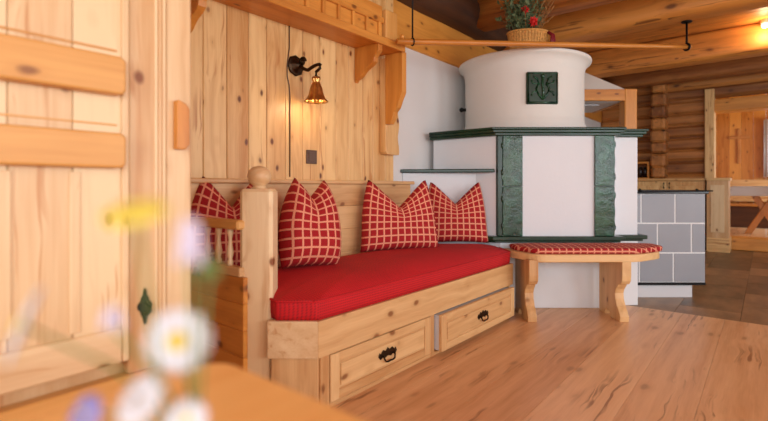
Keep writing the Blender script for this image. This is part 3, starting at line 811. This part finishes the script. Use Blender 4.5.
# ------------------------------------------------------------------ tiled island
il = camthing('kitchen_island', 'grey tiled kitchen island with black top right of the stove', 'island', 2.55, 4.2)
IX0, IX1, IY0, IY1 = 2.215, 2.89, 4.2, 4.82
def ib(name, x0, x1, y0, y1, z0, z1, mat, b=.003, par=il):
    m_ = MB(); m_.box(x0-2.55, x1-2.55, y0-4.2, y1-4.2, z0, z1, 'xzy', b); return m_.build(name, mat, par)
ib('plinth', IX0, 2.79, IY0+.035, IY1-.02, 0, .118, 'white')
ib('black_strip', IX0, IX1-.002, IY0+.0, IY1, .118, .142, 'black')  # solid black strip between plinth and tiles
core = ib('core', IX0, IX1-.004, IY0+.006, IY1, .142, .94, 'grout')
m_ = MB(); tw, th_ = .305, .266
for r_ in range(3):
    z0 = .142+r_*th_; xe = IX1; first = (.275, .128, .29)[2-r_]
    w_ = first
    while xe > IX0+.01:
        xa = max(IX0, xe-w_); m_.box(xa-2.55+.0065, xe-2.55-.0065, .003, .008, z0+.0065, z0+th_-.0065, 'xzy', .002); xe = xa; w_ = tw
m_.build('wall_tiles', 'greytile', il)
ib('worktop', IX0-.02, 2.905, IY0-.02, IY1+.02, .94, .972, 'blackstone', .004)
m_ = MB(); m_.tube([(2.26-2.55,-.03,.955),(2.93-2.55,-.03,.965)], .006, 8)
for xx in (2.29, 2.80): m_.tube([(xx-2.55,-.03,.965),(xx-2.55,-.005,.978)], .010, 8)
m_.build('towel_rail', 'black', il)

# ------------------------------------------------------------------ kitchen cabinets by the log wall
kc = thing('base_cabinet', 'low pine base cabinet with small black handles below the log wall', 'cabinet', (8.85, 1.5, 0))
def kb(name, x0, x1, y0, y1, z0, z1, grain, mat='panel', par=kc, b=.004, o=(8.85,1.5)):
    m_ = MB(); m_.box(x0-o[0], x1-o[0], y0-o[1], y1-o[1], z0, z1, grain, b); return m_.build(name, mat, par)
kb('carcass', 8.88, 9.25, .74, 2.35, .02, 1.105, 'yzx')
kb('top_board', 8.82, 9.27, .72, 2.36, 1.105, 1.14, 'yxz')
kb('plinth', 8.92, 9.25, .74, 2.35, 0, .06, 'yzx', 'orange')
for i, (a, b_) in enumerate(((.76,1.255),(1.265,1.76),(1.77,2.34))):
    d = kb('door', 8.862, 8.88, a, b_, .08, 1.09, 'zyx')
    kb('door_panel', 8.856, 8.864, a+.07, b_-.07, .15, 1.02, 'zyx', 'panel', d)
    hy = b_-.035 if i % 2 == 0 else a+.035
    m_ = MB(); m_.tube([(8.86-8.85,hy-1.5,1.065),(8.835-8.85,hy-1.5,1.06),(8.835-8.85,hy-1.5,.985),(8.86-8.85,hy-1.5,.98)], .010, 8); m_.build('handle', 'black', d)
co = thing('corner_cabinet', 'narrow pale pine end cabinet beside the doorway step', 'cabinet', (8.80, .57, 0))
def kb2(*a, **k): return kb(*a, par=co, o=(8.80,.57), **k)
kb2('carcass', 8.80, 9.24, .44, .715, .0, 1.10, 'zyx', 'pale'); kb2('top_board', 8.78, 9.25, .42, .717, 1.10, 1.14, 'yxz', 'panel')
kb2('plinth', 8.775, 9.24, .425, .715, 0, .22, 'yzx', 'panel')
kb2('raised_panel', 8.79, 8.802, .49, .665, .30, 1.03, 'zyx', 'pale')
rk = thing('spice_rack', 'small wooden rack with dark jars on the base cabinet', 'rack', (9.02, 1.74, 1.14))
m_ = MB(); m_.box(-.06,.08,-.20,.20,0,.02,'yxz'); m_.box(-.06,.08,-.20,.20,.26,.29,'yxz'); m_.box(-.06,.08,-.20,-.18,.02,.26,'zyx'); m_.box(-.06,.08,-.01,.01,.02,.26,'zyx'); m_.box(-.06,.08,.18,.20,.02,.26,'zyx'); m_.build('rack_frame', 'orange', rk)
for i, (yy, nm) in enumerate(((-.14,'dark jar at the right end of the small wooden rack'),(-.065,'dark jar second from the right in the small wooden rack'),(.05,'dark jar third from the right in the small wooden rack'),(.13,'dark jar at the left end of the small wooden rack'))):
    j = thing('jar', nm, 'jar', (9.03, 1.74+yy, 1.16), 0, 'dark jars in the small rack')
    m_ = MB(); m_.lathe([(0,0),(.034,0),(.035,.14),(.025,.155),(0,.155)], n=14); m_.build('jar_body', 'jar', j)
    m_ = MB(); m_.lathe([(0,.155),(.027,.155),(.027,.178),(0,.178)], n=14); m_.build('lid', 'black', j)

# ------------------------------------------------------------------ parlour behind the doorway
def pt(X_over, x):  # point on the plane of given room x seen at image tangent X_over
    Y = x/(S*X_over+K); return W(X_over*Y, Y)[1]
yc = pt((739-384)/468, 12.2)
cr = thing('wall_cross', 'dark wooden cross on the plank wall seen through the doorway', 'cross', (12.2, yc, 1.95))
m_ = MB(); m_.box(-.03,-.001,-.03,.03,-.46,.26,'zyx',.006); m_.build('upright', 'logwall', cr)
m_ = MB(); m_.box(-.034,-.002,-.17,.17,.05,.11,'yzx',.006); m_.build('crossbar', 'logwall', cr)
tx0, ty0 = 10.5, .12
tb = thing('trestle_table', 'wooden trestle table with crossed legs seen through the doorway', 'table', (tx0, ty0, .2))
m_ = MB(); m_.box(-.45,.45,-.6,.35,.77,.81,'yxz',.006); m_.build('tabletop', 'orange', tb)
for xx in (-.3,.3):
    for s_ in (-1,1):
        m_ = MB(); m_.prism([(-.1-s_*.22-.05,0),(-.1-s_*.22+.05,0),(-.1+s_*.2+.05,.77),(-.1+s_*.2-.05,.77)], 'yz', xx+s_*.021-.02, xx+s_*.021+.02, 'zyx'); m_.build('leg', 'orange', tb, .004)
cl = MB(); vs = []; fs = []; 
nx, ny = 30, 30
for i in range(nx+1):
    for j in range(ny+1):
        u = -.62+1.24*i/nx; v = -.75+1.25*j/ny
        ox = max(0, abs(u)-.455); oy = max(0, v-.355, -.605-v)
        dz = -(ox+oy)*1.0
        uu = max(-.46, min(.46, u)); vv = max(-.61, min(.36, v))
        rip = .012*sin(u*40+v*30)*min(1,(ox+oy)*8)
        if ox > 0: uu += (1 if u > 0 else -1)*(abs(rip))
        if oy > 0: vv += (1 if v > 0 else -1)*(abs(rip))
        vs.append((uu, vv, .813+max(dz,-.18)))
for i in range(nx):
    for j in range(ny): fs.append([i*(ny+1)+j, (i+1)*(ny+1)+j, (i+1)*(ny+1)+j+1, i*(ny+1)+j+1])
cl.add(vs, fs, smooth=True); clo = cl.build('tablecloth', 'linen', None, loc=(tx0,ty0,.2)); tag(clo, 'white cloth draped over the table in the next room', 'tablecloth')
sm = clo.modifiers.new('thick', 'SOLIDIFY'); sm.thickness = .002; sm.offset = 1
cu = MB(); n_ = 24
vs = [(12.08+.03*sin(i*1.3), .035-.42*i/n_, z) for z in (1.2, 2.35) for i in range(n_+1)]
cu.add(vs, [[i, i+1, n_+2+i, n_+1+i] for i in range(n_)], smooth=True); cuo = cu.build('curtain', 'linen'); tag(cuo, 'pale curtain at the right edge seen through the doorway', 'curtain')
sm2 = cuo.modifiers.new('thick', 'SOLIDIFY'); sm2.thickness = .003
pb = thing('parlour_bench', 'dark wooden bench along the plank wall beyond the trestle table', 'bench', (11.8, .8, .2))
m_ = MB(); m_.box(-.2,.25,-1.6,1.2,.42,.46,'yxz'); m_.build('seat', 'log', pb)
m_ = MB(); m_.box(-.17,-.14,-1.6,1.2,0,.42,'yzx'); m_.build('front_panel', 'darklog', pb)
m_ = MB(); m_.box(.33,.38,-1.6,1.2,.5,.95,'yzx'); m_.build('backrest', 'panel', pb)

# ------------------------------------------------------------------ ceiling spotlight
spx, spy = W(.814*5.44, 5.44)
sl = thing('ceiling_spotlight', 'small lit round ceiling spotlight in front of the far log beam', 'lamp', (spx, spy, ZC))
m_ = MB(); m_.lathe([(0,0),(.04,0),(.042,-.05),(.036,-.085),(.030,-.085),(.030,-.06),(0,-.06)], n=20); m_.build('housing', 'white', sl)
m_ = MB(); m_.ball((0,0,-.085), .032, 10, (1,1,.6)); m_.build('bulb', 'glow', sl)

# ------------------------------------------------------------------ dining table in the foreground
tbl = thing('dining_table', 'honey coloured wooden dining table in the near left corner', 'table', (-.25, .0, 0))
tp = rounded([(-.85,-.62),(.63,-.62),(.63,.62),(-.85,.62)], .05, 6)
m_ = MB(); m_.prism(tp, 'xy', .715, .75, 'xyz'); m_.build('tabletop', 'table', tbl, .006, 3)
m_ = MB(); m_.box(-.75,.53,-.52,-.49,.60,.715,'xzy'); m_.box(-.75,.53,.49,.52,.60,.715,'xzy'); m_.box(-.75,-.72,-.49,.49,.60,.715,'yzx'); m_.box(.50,.53,-.49,.49,.60,.715,'yzx'); m_.build('apron', 'table', tbl)
for sx in (-.74,.44):
    for sy in (-.51,.43):
        m_ = MB(); m_.box(sx,sx+.08,sy,sy+.08,0,.60,'zxy',.006); m_.build('leg', 'table', tbl)
vx, vy = W(-.135, .31)
vs_ = thing('flower_vase', 'small pale vase on the dining table holding the wildflowers', 'vase', (vx, vy, .75))
m_ = MB(); m_.lathe([(0,0),(.026,0),(.034,.015),(.036,.035),(.028,.058),(.020,.068),(.023,.078),(.020,.078),(.017,.067),(.024,.055),(.030,.034),(.0,.01)], n=28); m_.build('vase_body', 'glass', vs_)
m_ = MB(); m_.tube([(.021*cos(2*pi*i/24),.021*sin(2*pi*i/24),.078) for i in range(25)], .002, 6); m_.build('rim', 'glass', vs_)
def stem(parent, head, rad=.0011):
    # head: world position; stem runs to the vase
    loc = Vector(head); a = random.uniform(0,6)
    foot = Vector((vx+.010*cos(a), vy+.010*sin(a), .775)); neck = Vector((vx+.011*cos(a), vy+.011*sin(a), .828))
    m_ = MB(); m_.tube([foot-loc, neck-loc, (neck*.5+loc*.5)+Vector((0,0,.012))-loc, Vector((0,0,0))], rad, 6)
    m_.build('stem', 'leaf', parent)
def at(px, py, Y):
    X = (px-384)/468*Y; x, y = W(X, Y); return (x, y, 1+(187-py)/468*Y)
def flower(name, label, px, py, Y, r, n, wd, mat, disc=.28, tilt=70, face=0, group='wildflowers in the vase'):
    p = at(px, py, Y); t = thing(name, label, 'flower', p, 0, group)
    # flower axis: tilt from vertical toward the viewer
    M4 = Matrix.Rotation(CAMROT+radians(face),4,'Z') @ Matrix.Rotation(radians(tilt),4,'X')
    m_ = MB()
    for i in range(n):
        a = 2*pi*i/n; pts = []; prof = [(.15,.3),(.45,.85),(.75,1),(.93,.7),(1,.2)]
        L_ = []; R_ = []; zoff = .0006*(i % 2)
        for q, ww in prof: L_.append((q*r, -ww*wd, zoff-.12*q*q*r)); R_.append((q*r, ww*wd, zoff-.12*q*q*r))
        vs = L_+R_; k = len(L_); fs = [[j, j+1, k+j+1, k+j] for j in range(k-1)]
        m_.add(vs, fs, mat=M4 @ Matrix.Rotation(a,4,'Z'), smooth=True)
    o = m_.build('petals', mat, t); sd = o.modifiers.new('thick','SOLIDIFY'); sd.thickness = .0005
    if disc:
        m_ = MB(); m_.lathe([(0,-.1*r),(disc*r,-.05*r),(disc*r,.05*r),(disc*.7*r,.12*r),(0,.14*r)], n=18, mat=M4); m_.build('disc', 'yolk', t)
    stem(t, p)
    return t
flower('daisy', 'large white daisy with yellow centre in front of the bench end', 177, 341, .30, .0215, 22, .0024, 'petalwhite', .30, 82, 8)
flower('yellow_flower', 'pale yellow flower seen edge on before the cupboard door', 135, 209, .235, .0155, 14, .0042, 'yellow', .0, 22)
flower('daisy', 'blurred white daisy seen edge on at the left picture edge', 20, 324, .28, .024, 22, .0060, 'petalwhite', .25, 70, -62)
flower('daisy', 'white daisy low at the bottom edge under the large daisy', 186, 419, .29, .013, 18, .0022, 'petalwhite', .25, 60, 20)
flower('daisy', 'white daisy at the bottom edge left of the large daisy', 138, 398, .28, .017, 18, .0026, 'petalwhite', .0, 50, -30)
flower('blue_flower', 'small violet blue flower at the bottom left edge', 84, 414, .30, .0125, 9, .0040, 'blue', .15, 60, -20)
def spike(name, label, px, py, Y, h, r, mat, n=26):
    p = at(px, py, Y); t = thing(name, label, 'flower', p, 0, 'wildflowers in the vase')
    m_ = MB(); rg = random.Random(px)
    for i in range(n):
        u = i/n; a = i*2.4; rr = r*(1-.5*u)
        m_.ball((rr*cos(a), rr*sin(a), h*u), r*.42, 6, (1,1,1.3))
    m_.build('florets', mat, t); m_ = MB(); m_.tube([(0,0,0),(0,0,h)], .001, 6); m_.build('flower_axis', 'leaf', t)
    stem(t, p)
spike('lilac_spike', 'lilac flower spike rising before the cupboard corner', 190, 262, .25, .022, .0055, 'lilac')
spike('lilac_spike', 'short lilac flower spike beside the lower cupboard rail', 112, 327, .26, .010, .0045, 'lilac', 14)
spike('green_bud', 'soft green flower bud before the dark end panel of the bench', 209, 276, .27, .011, .0050, 'leaf', 18)

# ------------------------------------------------------------------ light
def area(name, loc, rot, sx, sy, e, col=(1,1,1)):
    l = bpy.data.lights.new(name, 'AREA'); l.shape = 'RECTANGLE'; l.size = sx; l.size_y = sy; l.energy = e; l.color = col
    o = bpy.data.objects.new(name, l); COL.objects.link(o); o.location = loc; o.rotation_euler = rot; return o
DAY = (.86, .94, 1)
for u0, u1 in WX: area('window_daylight', ((u0+u1)/2, YF-.02, 1.575), (radians(90),0,0), u1-u0-.1, 1.4, 62 if u0 < 5 else 45, DAY)
for u0, u1 in WY: area('window_daylight', (XL-.02, (u0+u1)/2, 1.575), (radians(90),0,radians(-90)), u1-u0-.1, 1.4, 62, DAY)
area('window_daylight', (11, -1.64, 1.55), (radians(90),0,0), 1.5, 1.2, 60, DAY)
def point(name, loc, e, r=.05, col=(1,.72,.42)):
    l = bpy.data.lights.new(name, 'POINT'); l.energy = e; l.shadow_soft_size = r; l.color = col
    o = bpy.data.objects.new(name, l); COL.objects.link(o); o.location = loc; return o
point('lamp_light', (lx+.032, D-.16, lz-.26), 1.5, .03)
point('spot_light', (spx-.06, spy, ZC-.16), 7, .04, (1,.66,.36))
w = bpy.data.worlds.new('daylight'); SC.world = w; w.use_nodes = True
bg = w.node_tree.nodes['Background']; bg.inputs[0].default_value = (.85,.93,1,1); bg.inputs[1].default_value = 1.0

# ------------------------------------------------------------------ camera
cam = bpy.data.cameras.new('camera'); co_ = bpy.data.objects.new('camera', cam); COL.objects.link(co_)
co_.location = (0,0,1.0); co_.rotation_euler = (pi/2, 0, CAMROT)
cam.sensor_width = 36; cam.lens = 36*468/768; cam.shift_y = -23.5/768; cam.clip_start = .02
cam.dof.use_dof = True; cam.dof.focus_distance = 3.1; cam.dof.aperture_fstop = 1.6
SC.camera = co_
SC.view_settings.view_transform = 'Standard'; SC.view_settings.look = 'None'; SC.view_settings.gamma = 1; SC.view_settings.exposure = -0.08
SC.view_settings.use_curve_mapping = False
